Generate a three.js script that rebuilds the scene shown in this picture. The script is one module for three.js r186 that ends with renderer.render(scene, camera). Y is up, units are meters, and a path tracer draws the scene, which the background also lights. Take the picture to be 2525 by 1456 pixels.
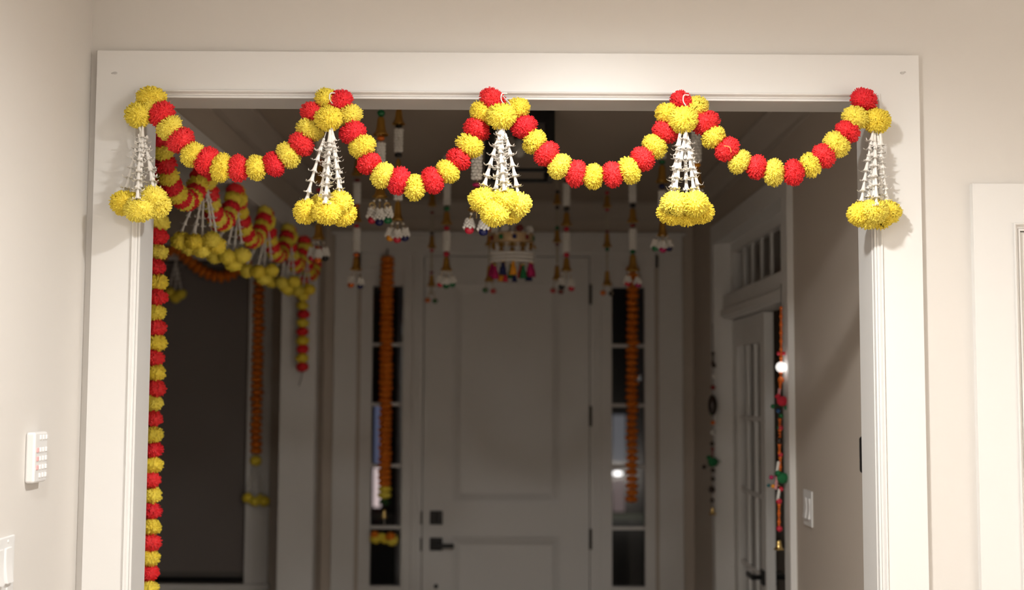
import * as THREE from 'three';
import { RoundedBoxGeometry } from 'three/addons/geometries/RoundedBoxGeometry.js';
import { mergeGeometries } from 'three/addons/utils/BufferGeometryUtils.js';

// ---------------------------------------------------------------- camera, sky, lights, exposure
const FPX = 3100, W = 2525, H = 1456;
const scene = new THREE.Scene();
scene.background = new THREE.Color().setRGB(0.0035, 0.0035, 0.005);
const camera = new THREE.PerspectiveCamera(2 * Math.atan(H / 2 / FPX) * 180 / Math.PI, W / H, 0.05, 120);
camera.rotation.order = 'YXZ';
camera.position.set(0, 1.74, 3.03);
camera.rotation.set(Math.atan(232 / FPX), -0.3 * Math.PI / 180, 0.26 * Math.PI / 180);
camera.focus = 3.0;
camera.userData.fStop = 2.3;
camera.updateMatrixWorld(true);
const renderer = new THREE.WebGLRenderer({ antialias: true });
renderer.toneMapping = THREE.LinearToneMapping;
renderer.toneMappingExposure = 1.05;
renderer.shadowMap.enabled = true;
const WARM = new THREE.Color().setRGB(1, 0.985, 0.95);
const CEIL = 2.757;
// recessed ceiling lights of the hall: [x, z, candela]
const CANS = [[0.24, 0.96, 8.6], [-0.45, 2.2, 9.5], [4.4, 3.8, 26], [4.4, 5.4, 26], [3.2, 5.2, 20], [5.5, 4.6, 26]];

// ---------------------------------------------------------------- small tools
let seed = 7;
function rnd() { seed |= 0; seed = seed + 0x6D2B79F5 | 0; let t = Math.imul(seed ^ seed >>> 15, 1 | seed); t = t + Math.imul(t ^ t >>> 7, 61 | t) ^ t; return ((t ^ t >>> 14) >>> 0) / 4294967296; }
const rr = (a, b) => a + (b - a) * rnd();
const V = (x, y, z) => new THREE.Vector3(x, y, z);
const used = {};
function numbered(n) { used[n] = (used[n] ?? -1) + 1; return used[n] ? n + '_' + String(used[n]).padStart(3, '0') : n; }
function mesh(name, geo, mat, parent) {
  const m = new THREE.Mesh(geo, mat); m.name = parent ? name : numbered(name);
  m.castShadow = m.receiveShadow = true; (parent || scene).add(m); return m;
}
function thing(name, label, category, pos = [0, 0, 0], group) {
  const o = new THREE.Group(); o.name = numbered(name); o.position.set(...pos); scene.add(o);
  o.userData = { label, category }; if (group) o.userData.group = group; return o;
}
function structGroup(name) { const o = new THREE.Group(); o.name = name; o.userData.kind = 'structure'; scene.add(o); return o; }
// point where the sight line of a photograph pixel meets the plane z = const (or x = const): used to read off measured positions
function ray(px, py) { return V(px - W / 2, H / 2 - py, -FPX).applyQuaternion(camera.quaternion); }
function atZ(px, py, z) { const d = ray(px, py); return camera.position.clone().addScaledVector(d, (z - camera.position.z) / d.z); }
function atX(px, py, x) { const d = ray(px, py); return camera.position.clone().addScaledVector(d, (x - camera.position.x) / d.x); }

// box from min/max corners with uv in metres
function box(x0, x1, y0, y1, z0, z1) {
  const g = new THREE.BoxGeometry(x1 - x0, y1 - y0, z1 - z0); g.translate((x0 + x1) / 2, (y0 + y1) / 2, (z0 + z1) / 2);
  const p = g.attributes.position, n = g.attributes.normal, uv = g.attributes.uv;
  for (let i = 0; i < p.count; i++) {
    const ax = Math.abs(n.getX(i)), ay = Math.abs(n.getY(i));
    uv.setXY(i, ax > .5 ? p.getZ(i) : p.getX(i), ay > .5 ? p.getZ(i) : p.getY(i));
  }
  return g;
}
function rbox(x0, x1, y0, y1, z0, z1, r = 0.003, s = 2) {
  const g = new RoundedBoxGeometry(x1 - x0, y1 - y0, z1 - z0, s, Math.min(r, (x1 - x0) / 2.01, (y1 - y0) / 2.01, (z1 - z0) / 2.01));
  g.translate((x0 + x1) / 2, (y0 + y1) / 2, (z0 + z1) / 2); return g;
}
function merge(list) { return mergeGeometries(list.map(g => { const q = g.index ? g.toNonIndexed() : g; for (const k of Object.keys(q.attributes)) if (!['position', 'normal', 'uv'].includes(k)) q.deleteAttribute(k); return q; })); }
function lathe(pts, seg = 20) { return new THREE.LatheGeometry(pts.map(p => new THREE.Vector2(p[0], p[1])), seg); }
function tube(pts, r, seg = 12, rad = 6) { return new THREE.TubeGeometry(new THREE.CatmullRomCurve3(pts), seg, r, rad); }
function noiseTex(n, seedv, lo, hi, rep) {
  const s0 = seed; seed = seedv; const d = new Uint8Array(n * n * 4);
  const g = []; for (let o = 0; o < 4; o++) { const m = 8 << o; g.push([m, Float32Array.from({ length: m * m }, () => rnd())]); }
  for (let y = 0; y < n; y++) for (let x = 0; x < n; x++) {
    let v = 0, a = 0;
    g.forEach(([m, t], o) => { const u = x / n * m, w = y / n * m, i = u | 0, j = w | 0, f = u - i, h = w - j, k = [.2, .25, .3, .25][o];
      const c = (p, q) => t[(q % m) * m + (p % m)]; v += k * ((c(i, j) * (1 - f) + c(i + 1, j) * f) * (1 - h) + (c(i, j + 1) * (1 - f) + c(i + 1, j + 1) * f) * h); a += k; });
    const b = Math.round(lo + (hi - lo) * v / a), q = (y * n + x) * 4; d[q] = d[q + 1] = d[q + 2] = b; d[q + 3] = 255;
  }
  seed = s0; const t = new THREE.DataTexture(d, n, n); t.wrapS = t.wrapT = THREE.RepeatWrapping; t.magFilter = THREE.LinearFilter; t.minFilter = THREE.LinearMipmapLinearFilter; t.generateMipmaps = true;
  t.repeat.set(rep, rep); t.needsUpdate = true; return t;
}
const rollerTex = noiseTex(256, 11, 60, 200, 3);
const lin = (r, g, b) => new THREE.Color().setRGB(r, g, b);
const std = (c, rough = .6, extra = {}) => new THREE.MeshStandardMaterial({ color: c, roughness: rough, ...extra });
const M = {
  wall: std(lin(.72, .685, .645), .85, { bumpMap: rollerTex, bumpScale: .0006 }),
  foyerWall: std(lin(.57, .50, .43), .85, { bumpMap: rollerTex, bumpScale: .0006 }),
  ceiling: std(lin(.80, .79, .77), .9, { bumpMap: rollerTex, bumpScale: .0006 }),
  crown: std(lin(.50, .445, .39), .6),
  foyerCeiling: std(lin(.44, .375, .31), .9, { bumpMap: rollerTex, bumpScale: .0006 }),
  trim: std(lin(.79, .775, .755), .42),
  trimMark: std(lin(.55, .53, .51), .7),
  floor: std(lin(.33, .27, .215), .45),
  dark: std(lin(.012, .012, .013), .35, { metalness: .3 }),
  bronze: std(lin(.03, .022, .017), .4, { metalness: .6 }),
  white: std(lin(.82, .81, .80), .35),
  whiteKey: std(lin(.86, .85, .84), .4),
  redKey: std(lin(.80, .42, .42), .5),
  glass: new THREE.MeshPhysicalMaterial({ color: 0xffffff, roughness: .02, transmission: 1, thickness: 0, ior: 1.42 }),
  glassDim: new THREE.MeshPhysicalMaterial({ color: 0xffffff, roughness: .05, transmission: 1, thickness: 0, ior: 1.18 }),
  gold: std(lin(.72, .42, .10), .28, { metalness: 1 }),
  brass: std(lin(.80, .58, .22), .22, { metalness: 1 }),
  pearl: new THREE.MeshPhysicalMaterial({ color: lin(.93, .90, .84), roughness: .25, clearcoat: .5 }),
  cream: std(lin(.52, .47, .37), .5),
  thread: std(lin(.75, .72, .65), .8),
  bud: std(lin(.88, .85, .80), .5, { side: THREE.DoubleSide }),
  leaf: std(lin(.03, .10, .03), .6, { side: THREE.DoubleSide }),
  porch: std(lin(.35, .33, .31), .8),
  siding: std(lin(.10, .095, .09), .8),
};
const BEAD = { red: lin(.62, .02, .05), green: lin(.01, .16, .05), orange: lin(.85, .17, .015), navy: lin(.012, .015, .09), black: lin(.01, .01, .012), magenta: lin(.5, .01, .12), amber: lin(.9, .36, .02), white: lin(.85, .83, .78), darkred: lin(.22, .015, .02), teal: lin(.02, .12, .13), pink: lin(.75, .35, .36), blue: lin(.02, .10, .28), brown: lin(.03, .015, .01) };
const beadMat = {}; for (const k in BEAD) beadMat[k] = std(BEAD[k], .22);
const petalMat = (c) => new THREE.MeshPhysicalMaterial({ color: c, roughness: .6, side: THREE.DoubleSide, vertexColors: true });
const YEL = [lin(1, .82, .085), lin(1, .79, .07), lin(1, .84, .11)].map(petalMat);
const RED = [lin(.92, .022, .030), lin(.88, .018, .032), lin(.94, .030, .036)].map(petalMat);
const ORA = [lin(.92, .26, .010), lin(.88, .23, .008)].map(petalMat);

// ---------------------------------------------------------------- hall lights
const trimRing = lathe([[.056, .0], [.062, -.006], [.084, -.006], [.088, .0], [.056, 0]], 32);
CANS.forEach(([x, z, cd], i) => {
  const t = thing('ceiling_light', ['white recessed ceiling light just in front of the garland doorway', 'white recessed ceiling light by the left wall of the hall', 'white recessed ceiling light of the far right group, closest to the doorway wall', 'white recessed ceiling light of the far right group, farthest from the doorway wall', 'white recessed ceiling light of the far right group, nearest the left wall', 'white recessed ceiling light of the far right group, nearest the right wall'][i], 'light', [x, CEIL, z]);
  mesh('trim_ring', trimRing, M.white, t);
  const disc = new THREE.CircleGeometry(.056, 32); disc.rotateX(Math.PI / 2); disc.translate(0, -.001, 0);
  const em = new THREE.MeshStandardMaterial({ color: 0xffffff, emissive: WARM, emissiveIntensity: 4, roughness: .6 });
  mesh('lamp_face', disc, em, t);
  const s = new THREE.SpotLight(WARM, cd, 0, 1.55, .6, 2); s.position.set(0, -.02, 0); s.target.position.set(0, -2, 0);
  s.castShadow = true; s.shadow.radius = 2.2; s.shadow.mapSize.set(2048, 2048); t.add(s); t.add(s.target);
});

// ---------------------------------------------------------------- room shells
const ZB = -3.78;                 // inner face of the house front wall
const OL = -.885, OR = .888, OT = 2.445;   // main cased opening
function struct(name, list, mat) { const m = mesh(name, merge(list), mat); m.name = name; m.userData.kind = 'structure'; return m; }
// hall
struct('wall_front', [
  box(-1.16, OL - .02, 0, CEIL, -.11, 0), box(OL - .02, OR + .02, OT + .02, CEIL, -.11, 0),
  box(OR + .02, 1.226, 0, CEIL, -.11, 0), box(1.226, 2.06, 2.15, CEIL, -.11, 0), box(2.06, 6.2, 0, CEIL, -.11, 0)], M.wall);
struct('wall_left', [box(-1.155, -1.015, 0, CEIL, 0, 6.2)], M.wall);
struct('wall_right', [box(6.2, 6.34, 0, CEIL, -.11, 6.2)], M.wall);
struct('wall_back', [box(-1.155, 6.34, 0, CEIL, 6.2, 6.34)], M.wall);
struct('ceiling', [box(-1.155, 6.34, CEIL, CEIL + .12, -.055, 6.34)], M.ceiling);
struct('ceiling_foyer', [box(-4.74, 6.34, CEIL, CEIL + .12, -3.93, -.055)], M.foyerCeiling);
struct('floor', [box(-4.74, 6.34, -.12, 0, -3.93, 6.34)], M.floor);
// foyer: left wall with wide opening, right wall with french doors, house front wall
const LZ0 = -.13, LZ1 = -3.36, LT = 2.45;
struct('wall_foyer_left', [box(-1.12, -.98, LT + .02, CEIL, LZ1 - .02, -.11), box(-1.12, -.98, 0, CEIL, ZB, LZ1 - .02)], M.foyerWall);
const FZ0 = -1.49, FZ1 = -2.97, FT = 2.44;
struct('wall_foyer_right', [box(1.02, 1.16, 0, CEIL, FZ0 + .02, -.11), box(1.02, 1.16, FT + .02, CEIL, FZ1 - .02, FZ0 + .02), box(1.02, 1.16, 0, CEIL, ZB, FZ1 - .02)], M.foyerWall);
const DX0 = -.785, DX1 = .815, WX0 = -2.62, WX1 = -1.385, WY0 = .70, WY1 = 2.43;
struct('wall_entry', [
  box(-4.74, WX0, 0, CEIL, ZB - .15, ZB), box(WX0, WX1, 0, WY0, ZB - .15, ZB), box(WX0, WX1, WY1, CEIL, ZB - .15, ZB),
  box(WX1, DX0, 0, CEIL, ZB - .15, ZB), box(DX0, DX1, 2.475, CEIL, ZB - .15, ZB), box(DX1, 3.74, 0, CEIL, ZB - .15, ZB)], M.foyerWall);
struct('wall_parlor_left', [box(-4.74, -4.6, 0, CEIL, ZB, -.11)], M.foyerWall);
struct('wall_parlor_back', [box(-4.74, -1.16, 0, CEIL, -.11, 0)], M.foyerWall);
struct('wall_study_right', [box(3.6, 3.74, 0, CEIL, ZB, -.11)], M.foyerWall);

// ---------------------------------------------------------------- trim builders (local frame: x along the wall, y up, z out of the wall)
function uProfile(xL, xR, yT, yB, prof) {       // prof: [u inward, w out]; returns left, head, right strips mitred at the corners
  const seg = (f0, f1) => { const g = []; for (let i = 0; i + 1 < prof.length; i++) { const a = f0(prof[i]), b = f1(prof[i]), c = f1(prof[i + 1]), d = f0(prof[i + 1]); g.push(...a, ...d, ...b, ...b, ...d, ...c); }
    const q = new THREE.BufferGeometry(); q.setAttribute('position', new THREE.Float32BufferAttribute(g, 3)); q.setAttribute('uv', new THREE.Float32BufferAttribute(new Float32Array(g.length / 3 * 2), 2)); q.computeVertexNormals(); return q; };
  const BL = p => [xL + p[0], yB, p[1]], TL = p => [xL + p[0], yT - p[0], p[1]], TR = p => [xR - p[0], yT - p[0], p[1]], BR = p => [xR - p[0], yB, p[1]];
  return [seg(BL, TL), seg(TL, TR), seg(TR, BR)];
}
const beadProf = [[-.0015, .0], [-.0015, .014], [0, .014], [.0002, .0245], [.0015, .026], [.004, .0255], [.006, .023], [.0075, .0195], [.0095, .0172], [.0118, .0166], [.0122, .0140], [.0132, .0140], [.0136, .0158], [.0178, .0158], [.0185, .0148], [.0185, .0]];
function casing(parent, xL, xR, yT, w, yB = 0, th = .019) {  // flat boards outside the bead line
  for (const q of [[[xL - w, yB], [xL, yB], [xL, yT], [xL - w, yT + w]], [[xR, yB], [xR + w, yB], [xR + w, yT + w], [xR, yT]], [[xL - w, yT + w], [xL, yT], [xR, yT], [xR + w, yT + w]]]) { const h = new THREE.Shape(); q.forEach(([x, y], i) => i ? h.lineTo(x, y) : h.moveTo(x, y)); mesh('casing_board', new THREE.ExtrudeGeometry(h, { depth: th, bevelEnabled: false }), M.trim, parent); }
}
function bead(parent, xL, xR, yT, yB = 0) { for (const g of uProfile(xL, xR, yT, yB, beadProf)) mesh('bead_moulding', g, M.trim, parent); }
// the main cased opening
const t1 = structGroup('trim_1');
for (const q of [[[-.995, 0], [-.899, 0], [-.899, 2.461], [-.995, 2.557]], [[.909, 0], [1.005, 0], [1.005, 2.557], [.909, 2.461]], [[-.995, 2.557], [-.899, 2.461], [.909, 2.461], [1.005, 2.557]]]) { const h = new THREE.Shape(); q.forEach(([x, y], i) => i ? h.lineTo(x, y) : h.moveTo(x, y)); mesh('casing_board', new THREE.ExtrudeGeometry(h, { depth: .02, bevelEnabled: false }), M.trim, t1); }
bead(t1, -.899, .909, 2.461);
for (const g of [box(OL - .02, OL, 0, OT + .02, -.112, .001), box(OR, OR + .02, 0, OT + .02, -.112, .001), box(OL, OR, OT, OT + .02, -.112, .001)]) mesh('jamb_board', g, M.trim, t1);
for (const [px, py, s] of [[284, 180, 1], [277, 181, .6], [2225, 180, 1], [2231, 178, .6]]) { const p = atZ(px, py, .0207); const g = new THREE.SphereGeometry(.004 * s, 10, 6); g.scale(1.3, .8, .16); g.translate(p.x, p.y, p.z); mesh('filler_mark', g, M.trimMark, t1); }
// door on the right of the hall
const d3 = structGroup('door_3');
casing(d3, 1.226, 2.06, 2.146, .096); bead(d3, 1.226, 2.06, 2.146);
for (const g of [box(1.226, 1.2425, 0, 2.13, -.112, .001), box(2.0435, 2.06, 0, 2.13, -.112, .001), box(1.226, 2.06, 2.13, 2.15, -.112, .001)]) mesh('jamb_board', g, M.trim, d3);
mesh('door_slab', rbox(1.2455, 2.0405, .008, 2.126, -.040, .006, .002), M.trim, d3);
// baseboards (below the frame, they close the joints)
struct('baseboard_left', [box(-1.015, -1.0, 0, .14, 0, 6.2)], M.trim);
struct('baseboard_front', [box(-1.0, -.995, 0, .14, 0, .015), box(1.005, 1.13, 0, .14, 0, .015)], M.trim);

// foyer crown moulding
{
  const prof = [[0, -.098], [.012, -.098], [.014, -.080], [.03, -.062], [.048, -.034], [.06, -.014], [.074, -.012], [.074, 0]]; // out, below ceiling
  const strip = (p0, p1, out) => { const g = []; for (let i = 0; i + 1 < prof.length; i++) { const pt = (b, q) => [b[0] + out[0] * q[0], CEIL + q[1], b[1] + out[1] * q[0]]; const a = pt(p0, prof[i]), b = pt(p1, prof[i]), c = pt(p1, prof[i + 1]), d = pt(p0, prof[i + 1]); g.push(...a, ...b, ...c, ...a, ...c, ...d); }
    const q = new THREE.BufferGeometry(); q.setAttribute('position', new THREE.Float32BufferAttribute(g, 3)); q.setAttribute('uv', new THREE.Float32BufferAttribute(new Float32Array(g.length / 3 * 2), 2)); q.computeVertexNormals(); return q; };
  const c = structGroup('trim_2');
  mesh('crown_moulding', strip([-.98, ZB], [1.02, ZB], [0, 1]), M.crown, c);
  mesh('crown_moulding', strip([-.98, -.11], [-.98, ZB], [1, 0]), M.crown, c);
  mesh('crown_moulding', strip([1.02, ZB], [1.02, -.11], [-1, 0]), M.crown, c);
}
// wide opening on the foyer's left: casing and jambs; local x runs along +z of the world after turning
{
  const g = structGroup('trim_3'); g.position.set(-.98, 0, 0); g.rotation.y = Math.PI / 2;   // local x -> -z world, local z -> +x world
  const a = -LZ0, b = -LZ1;
  for (const q of [rbox(b, b + .096, 0, LT, 0, .019), rbox(a, b + .096, LT, LT + .096, 0, .0194), rbox(b, b + .096, 0, LT, -.16, -.14), rbox(a, b + .096, LT, LT + .096, -.1604, -.14)]) mesh('casing_board', q, M.trim, g);
  for (const q of [box(b, b + .02, 0, LT + .02, -.142, .001), box(a, b, LT, LT + .02, -.142, .001)]) mesh('jamb_board', q, M.trim, g);
}

// ---------------------------------------------------------------- entry door and sidelights
function slopeFrame(x0, x1, y0, y1, zo, w, zi) {   // sticking: slopes from the frame face down to the panel
  const o = [[x0, y0], [x1, y0], [x1, y1], [x0, y1]], i = [[x0 + w, y0 + w], [x1 - w, y0 + w], [x1 - w, y1 - w], [x0 + w, y1 - w]], g = [];
  for (let k = 0; k < 4; k++) { const n = (k + 1) % 4, A = [...o[k], zo], B = [...o[n], zo], C = [...i[n], zi], D = [...i[k], zi]; g.push(...A, ...B, ...C, ...A, ...C, ...D); }
  const q = new THREE.BufferGeometry(); q.setAttribute('position', new THREE.Float32BufferAttribute(g, 3)); q.setAttribute('uv', new THREE.Float32BufferAttribute(new Float32Array(g.length / 3 * 2), 2)); q.computeVertexNormals(); return q;
}
const d1 = structGroup('door_1');
{
  const zf = ZB - .012, L = -.443, R = .460, T = 2.458, il = -.283, ir = .300;
  mesh('stile', box(L + .004, il, .01, T, zf - .04, zf), M.trim, d1); mesh('stile', box(ir, R - .004, .01, T, zf - .04, zf), M.trim, d1);
  for (const [a, b] of [[.01, .27], [.948, 1.132], [2.312, T]]) mesh('rail', box(il, ir, a, b, zf - .04, zf), M.trim, d1);
  for (const [a, b] of [[.27, .948], [1.132, 2.312]]) {
    const p = mesh('panel', box(il + .03, ir - .03, a + .03, b - .03, zf - .034, zf - .016), M.trim, d1);
    mesh('panel_moulding', merge([slopeFrame(il, ir, a, b, zf + .006, .012, zf + .003), slopeFrame(il + .012, ir - .012, a + .012, b - .012, zf + .003, .034, zf - .016)]), M.trim, p);
  }
  mesh('door_frame', merge([box(-.553, L, 0, 2.475, ZB - .13, ZB + .004), box(R, .577, 0, 2.475, ZB - .13, ZB + .004), box(L, R, T + .004, 2.475, ZB - .13, ZB + .004), box(L, R, 0, .01, ZB - .13, ZB)]), M.trim, d1);
  for (const g of [rbox(-.925, -.80, 0, 2.475, ZB, ZB + .02), rbox(.83, .961, 0, 2.475, ZB, ZB + .02), rbox(-.925, .961, 2.475, 2.577, ZB, ZB + .0205), rbox(-.945, .981, 2.577, 2.592, ZB, ZB + .03), rbox(-.50, -.472, .0, 2.475, ZB + .004, ZB + .016), rbox(.49, .518, 0, 2.475, ZB + .004, ZB + .016)]) mesh('casing_board', g, M.trim, d1);
  for (const y of [2.255, 1.595, .94]) { const h = mesh('hinge', rbox(R - .006, R + .010, y - .055, y + .055, ZB - .004, ZB + .012, .004), M.bronze, d1); h.userData.label = 'dark bronze hinge'; }
  for (const y of [1.049, .909]) mesh('strike_plate', rbox(L - .006, L + .003, y - .035, y + .035, ZB - .006, ZB + .008, .002), M.bronze, d1);
  const hx = -.365;
  const db = mesh('deadbolt', rbox(hx - .034, hx + .034, 1.049 - .036, 1.049 + .036, zf, zf + .014, .004), M.dark, d1); db.userData.label = 'square black deadbolt plate';
  mesh('thumb_turn', rbox(hx - .006, hx + .006, 1.049 - .02, 1.049 + .02, zf + .014, zf + .034, .004), M.dark, db);
  const lv = mesh('lever_handle', merge([rbox(hx - .034, hx + .034, .909 - .034, .909 + .034, zf, zf + .012, .004), rbox(hx - .012, hx + .012, .897, .921, zf + .01, zf + .055, .005), rbox(hx - .012, hx + .098, .893, .917, zf + .045, zf + .06, .006)]), M.dark, d1); lv.userData.label = 'black door lever on a square rose';
  const kh = new THREE.CylinderGeometry(.011, .011, .02, 16); kh.rotateX(Math.PI / 2); kh.translate(-.363, .687, zf + .008); mesh('lock_button', kh, M.dark, d1);
}
function sidelight(name, x0, x1, gx0, gx1) {
  const s = structGroup(name), gy = [.684, .994, 1.324, 1.654, 1.978, 2.297];
  mesh('window_frame', merge([box(x0, gx0, 0, 2.475, ZB - .07, ZB - .02), box(gx1, x1, 0, 2.475, ZB - .07, ZB - .02), box(gx0, gx1, 2.297, 2.475, ZB - .07, ZB - .02), box(gx0, gx1, .62, .684, ZB - .07, ZB - .02), box(x0, x1, 2.40, 2.475, ZB - .02, ZB), box(gx0, gx1, 0, .62, ZB - .07, ZB - .035)]), M.trim, s);
  for (let k = 1; k < 5; k++) mesh('muntin', rbox(gx0, gx1, gy[k] - .010, gy[k] + .010, ZB - .06, ZB - .03, .003), M.trim, s);
  for (let k = 0; k < 5; k++) { const g = new THREE.PlaneGeometry(gx1 - gx0, gy[k + 1] - gy[k]); g.translate((gx0 + gx1) / 2, (gy[k] + gy[k + 1]) / 2, ZB - .045); mesh('pane', g, M.glass, s); }
}
sidelight('window_1', -.80, -.553, -.722, -.553 + .004);
sidelight('window_2', .577, .83, .580, .758);
// parlor window beyond the wide opening
{
  const s = structGroup('window_3');
  mesh('window_frame', merge([box(WX0, WX0 + .03, WY0, WY1, ZB - .08, ZB - .03), box(WX1 - .004, WX1, WY0, WY1, ZB - .08, ZB), box(WX0, WX1, WY0, WY0 + .03, ZB - .08, ZB - .03), box(WX0, WX1, WY1 - .03, WY1, ZB - .08, ZB - .03)]), M.dark, s);
  const g = new THREE.PlaneGeometry(WX1 - WX0, WY1 - WY0); g.translate((WX0 + WX1) / 2, (WY0 + WY1) / 2, ZB - .05); mesh('pane', g, M.glass, s);
  for (const q of [rbox(WX0 - .115, WX0, WY0, WY1, ZB, ZB + .02), rbox(WX1, WX1 + .03, WY0, WY1, ZB, ZB + .024), rbox(WX1 + .03, WX1 + .125, WY0, WY1, ZB, ZB + .018), rbox(WX0 - .115, WX1 + .125, WY1, WY1 + .11, ZB, ZB + .02), rbox(WX0 - .115, WX1 + .125, WY0 - .13, WY0 - .03, ZB, ZB + .018)]) mesh('casing_board', q, M.trim, s);
  mesh('window_sill', rbox(WX0 - .13, WX1 + .14, WY0 - .03, WY0, ZB - .03, ZB + .05, .006), M.trim, s);
}
{
  const t = thing('roller_shade', 'dark charcoal roller shade drawn down over the parlor window', 'window shade', [(WX0 + WX1) / 2, WY1, ZB - .02]), hw = (WX1 - WX0) / 2 - .006;
  mesh('shade_fabric', box(-hw, hw, WY0 - WY1 + .055, -.03, -.0015, .0015), std(lin(.20, .175, .165), .85), t);
  mesh('hem_bar', rbox(-hw, hw, WY0 - WY1 + .03, WY0 - WY1 + .056, -.006, .006, .003), std(lin(.12, .11, .10), .5), t);
  const r = new THREE.CylinderGeometry(.018, .018, hw * 2, 18); r.rotateZ(Math.PI / 2); r.translate(0, -.022, 0); mesh('roller', r, std(lin(.2, .18, .17), .6), t);
}
// french doors with transom on the foyer's right, the nearer leaf standing open into the study
{
  const s = structGroup('door_2'); s.position.set(1.02, 0, 0); s.rotation.y = -Math.PI / 2;   // local x -> +z world, local z -> -x world (into the foyer)
  const a = FZ1, b = FZ0;           // local x = world z
  casing(s, a, b, FT, .09, 0, .022);
  for (const q of [box(a - .02, a, 0, FT + .02, -.142, .001), box(b, b + .02, 0, FT + .02, -.142, .001), box(a, b, FT, FT + .02, -.142, .001)]) mesh('jamb_board', q, M.trim, s);
  mesh('transom_bar', merge([rbox(a, b, 2.075, 2.19, -.12, -.02, .003), rbox(a, b, 2.085, 2.12, -.02, -.006, .003)]), M.trim, s);
  const tw = (b - a - .08) / 7;
  const tr = mesh('transom_sash', merge([box(a, b, 2.19, 2.207, -.10, -.06), box(a, b, 2.392, FT, -.10, -.06), box(a, a + .04, 2.207, 2.392, -.10, -.06), box(b - .04, b, 2.207, 2.392, -.10, -.06)]), M.trim, s);
  for (let k = 0; k < 7; k++) {
    if (k) mesh('muntin', box(a + .04 + tw * k - .011, a + .04 + tw * k + .011, 2.207, 2.392, -.085, -.074), M.trim, tr);
    const g = new THREE.PlaneGeometry(tw, .185); g.translate(a + .04 + tw * (k + .5), 2.2995, -.08); mesh('pane', g, M.glassDim, tr);
  }
  function leaf(flip) {
    const g = new THREE.Group(); g.name = 'door_leaf'; s.add(g);
    const w = (b - a) / 2 - .004, st = .10, x0 = flip ? -w : 0, x1 = flip ? 0 : w, gy0 = .29, gy1 = 1.945;
    mesh('stile', rbox(x0, x0 + st, .01, 2.07, -.02, .02), M.trim, g); mesh('stile', rbox(x1 - st, x1, .01, 2.07, -.02, .02), M.trim, g);
    mesh('rail', rbox(x0 + st, x1 - st, .01, gy0, -.02, .02), M.trim, g); mesh('rail', rbox(x0 + st, x1 - st, gy1, 2.07, -.02, .02), M.trim, g);
    const pw = (x1 - x0 - 2 * st) / 3, ph = (gy1 - gy0) / 5;
    for (let i = 1; i < 3; i++) mesh('muntin', rbox(x0 + st + pw * i - .010, x0 + st + pw * i + .010, gy0, gy1, -.008, .008), M.trim, g);
    for (let j = 1; j < 5; j++) mesh('muntin', rbox(x0 + st, x1 - st, gy0 + ph * j - .010, gy0 + ph * j + .010, -.0075, .0075), M.trim, g);
    for (let i = 0; i < 3; i++) for (let j = 0; j < 5; j++) { const q = new THREE.PlaneGeometry(pw, ph); q.translate(x0 + st + pw * (i + .5), gy0 + ph * (j + .5), 0); mesh('pane', q, M.glass, g); }
    const lx = flip ? x0 + .055 : x1 - .055, dir = flip ? 1 : -1;
    for (const e of [1, -1]) mesh('lever_handle', merge([rbox(lx - .03, lx + .03, .93, .99, e > 0 ? .02 : -.032, e > 0 ? .032 : -.02, .004), rbox(lx - .01, lx + .01, .95, .97, e > 0 ? .03 : -.07, e > 0 ? .07 : -.03, .004), rbox(Math.min(lx - dir * .01, lx + dir * .11), Math.max(lx - dir * .01, lx + dir * .11), .948, .972, e > 0 ? .06 : -.075, e > 0 ? .075 : -.06, .006)]), M.dark, g);
    return g;
  }
  const far = leaf(false); far.position.set(a + .002, 0, -.085);
  const near = leaf(true); near.position.set(b - .002, 0, -.10); near.rotation.y = -1.75;
}

// ---------------------------------------------------------------- night outside the entry
{
  struct('porch_floor', [box(-3, 3, -.2, -.06, ZB - 2.6, ZB - .15)], M.porch);
  struct('ground', [box(-40, 40, -1.1, -.9, -70, ZB - 2.6)], std(lin(.05, .06, .04), .9));
  const post = thing('porch_post', 'white square porch post outside the left sidelight', 'post', [-.69, -.06, ZB - 2.2]);
  mesh('shaft', rbox(-.075, .075, .2, 3.1, -.075, .075, .008), M.trim, post); mesh('base', rbox(-.10, .10, 0, .2, -.10, .10, .01), M.trim, post);
  const hz = -24, hs = thing('neighbour_house', 'dark house across the street with lit entrance seen through the sidelights', 'house', [0, -.9, hz]);
  mesh('wall', box(-9, 9, 0, 6, -.3, 0), M.siding, hs);
  const lit = (c, i) => new THREE.MeshStandardMaterial({ color: 0x111111, emissive: c, emissiveIntensity: i });
  const pn = (name, x0, x1, y0, y1, m) => { const g = new THREE.PlaneGeometry(x1 - x0, y1 - y0); g.translate((x0 + x1) / 2, (y0 + y1) / 2, .02); return mesh(name, g, m, hs); };
  pn('lit_window', -2.79, -2.64, .12, .95, lit(lin(1, .80, .78), .55)); pn('lit_window', -2.77, -2.67, 1.02, 2.3, lit(lin(.45, .5, .8), .16));
  pn('lit_window', 2.30, 2.58, 1.1, 2.1, lit(lin(.6, .6, .65), .14)); pn('lit_window', 2.31, 2.56, .04, .72, lit(lin(.8, .6, .58), .13));
  const l = new THREE.SphereGeometry(.09, 16, 12); l.scale(1.15, .5, .5); l.translate(2.40, .86, .15); mesh('entrance_lamp', l, lit(lin(1, .97, .95), 2.2), hs);
  const pl = new THREE.PointLight(lin(1, .92, .85), 1.2, 0, 2); pl.position.set(2.40, .86, .35); pl.castShadow = true; hs.add(pl);
}

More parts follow.
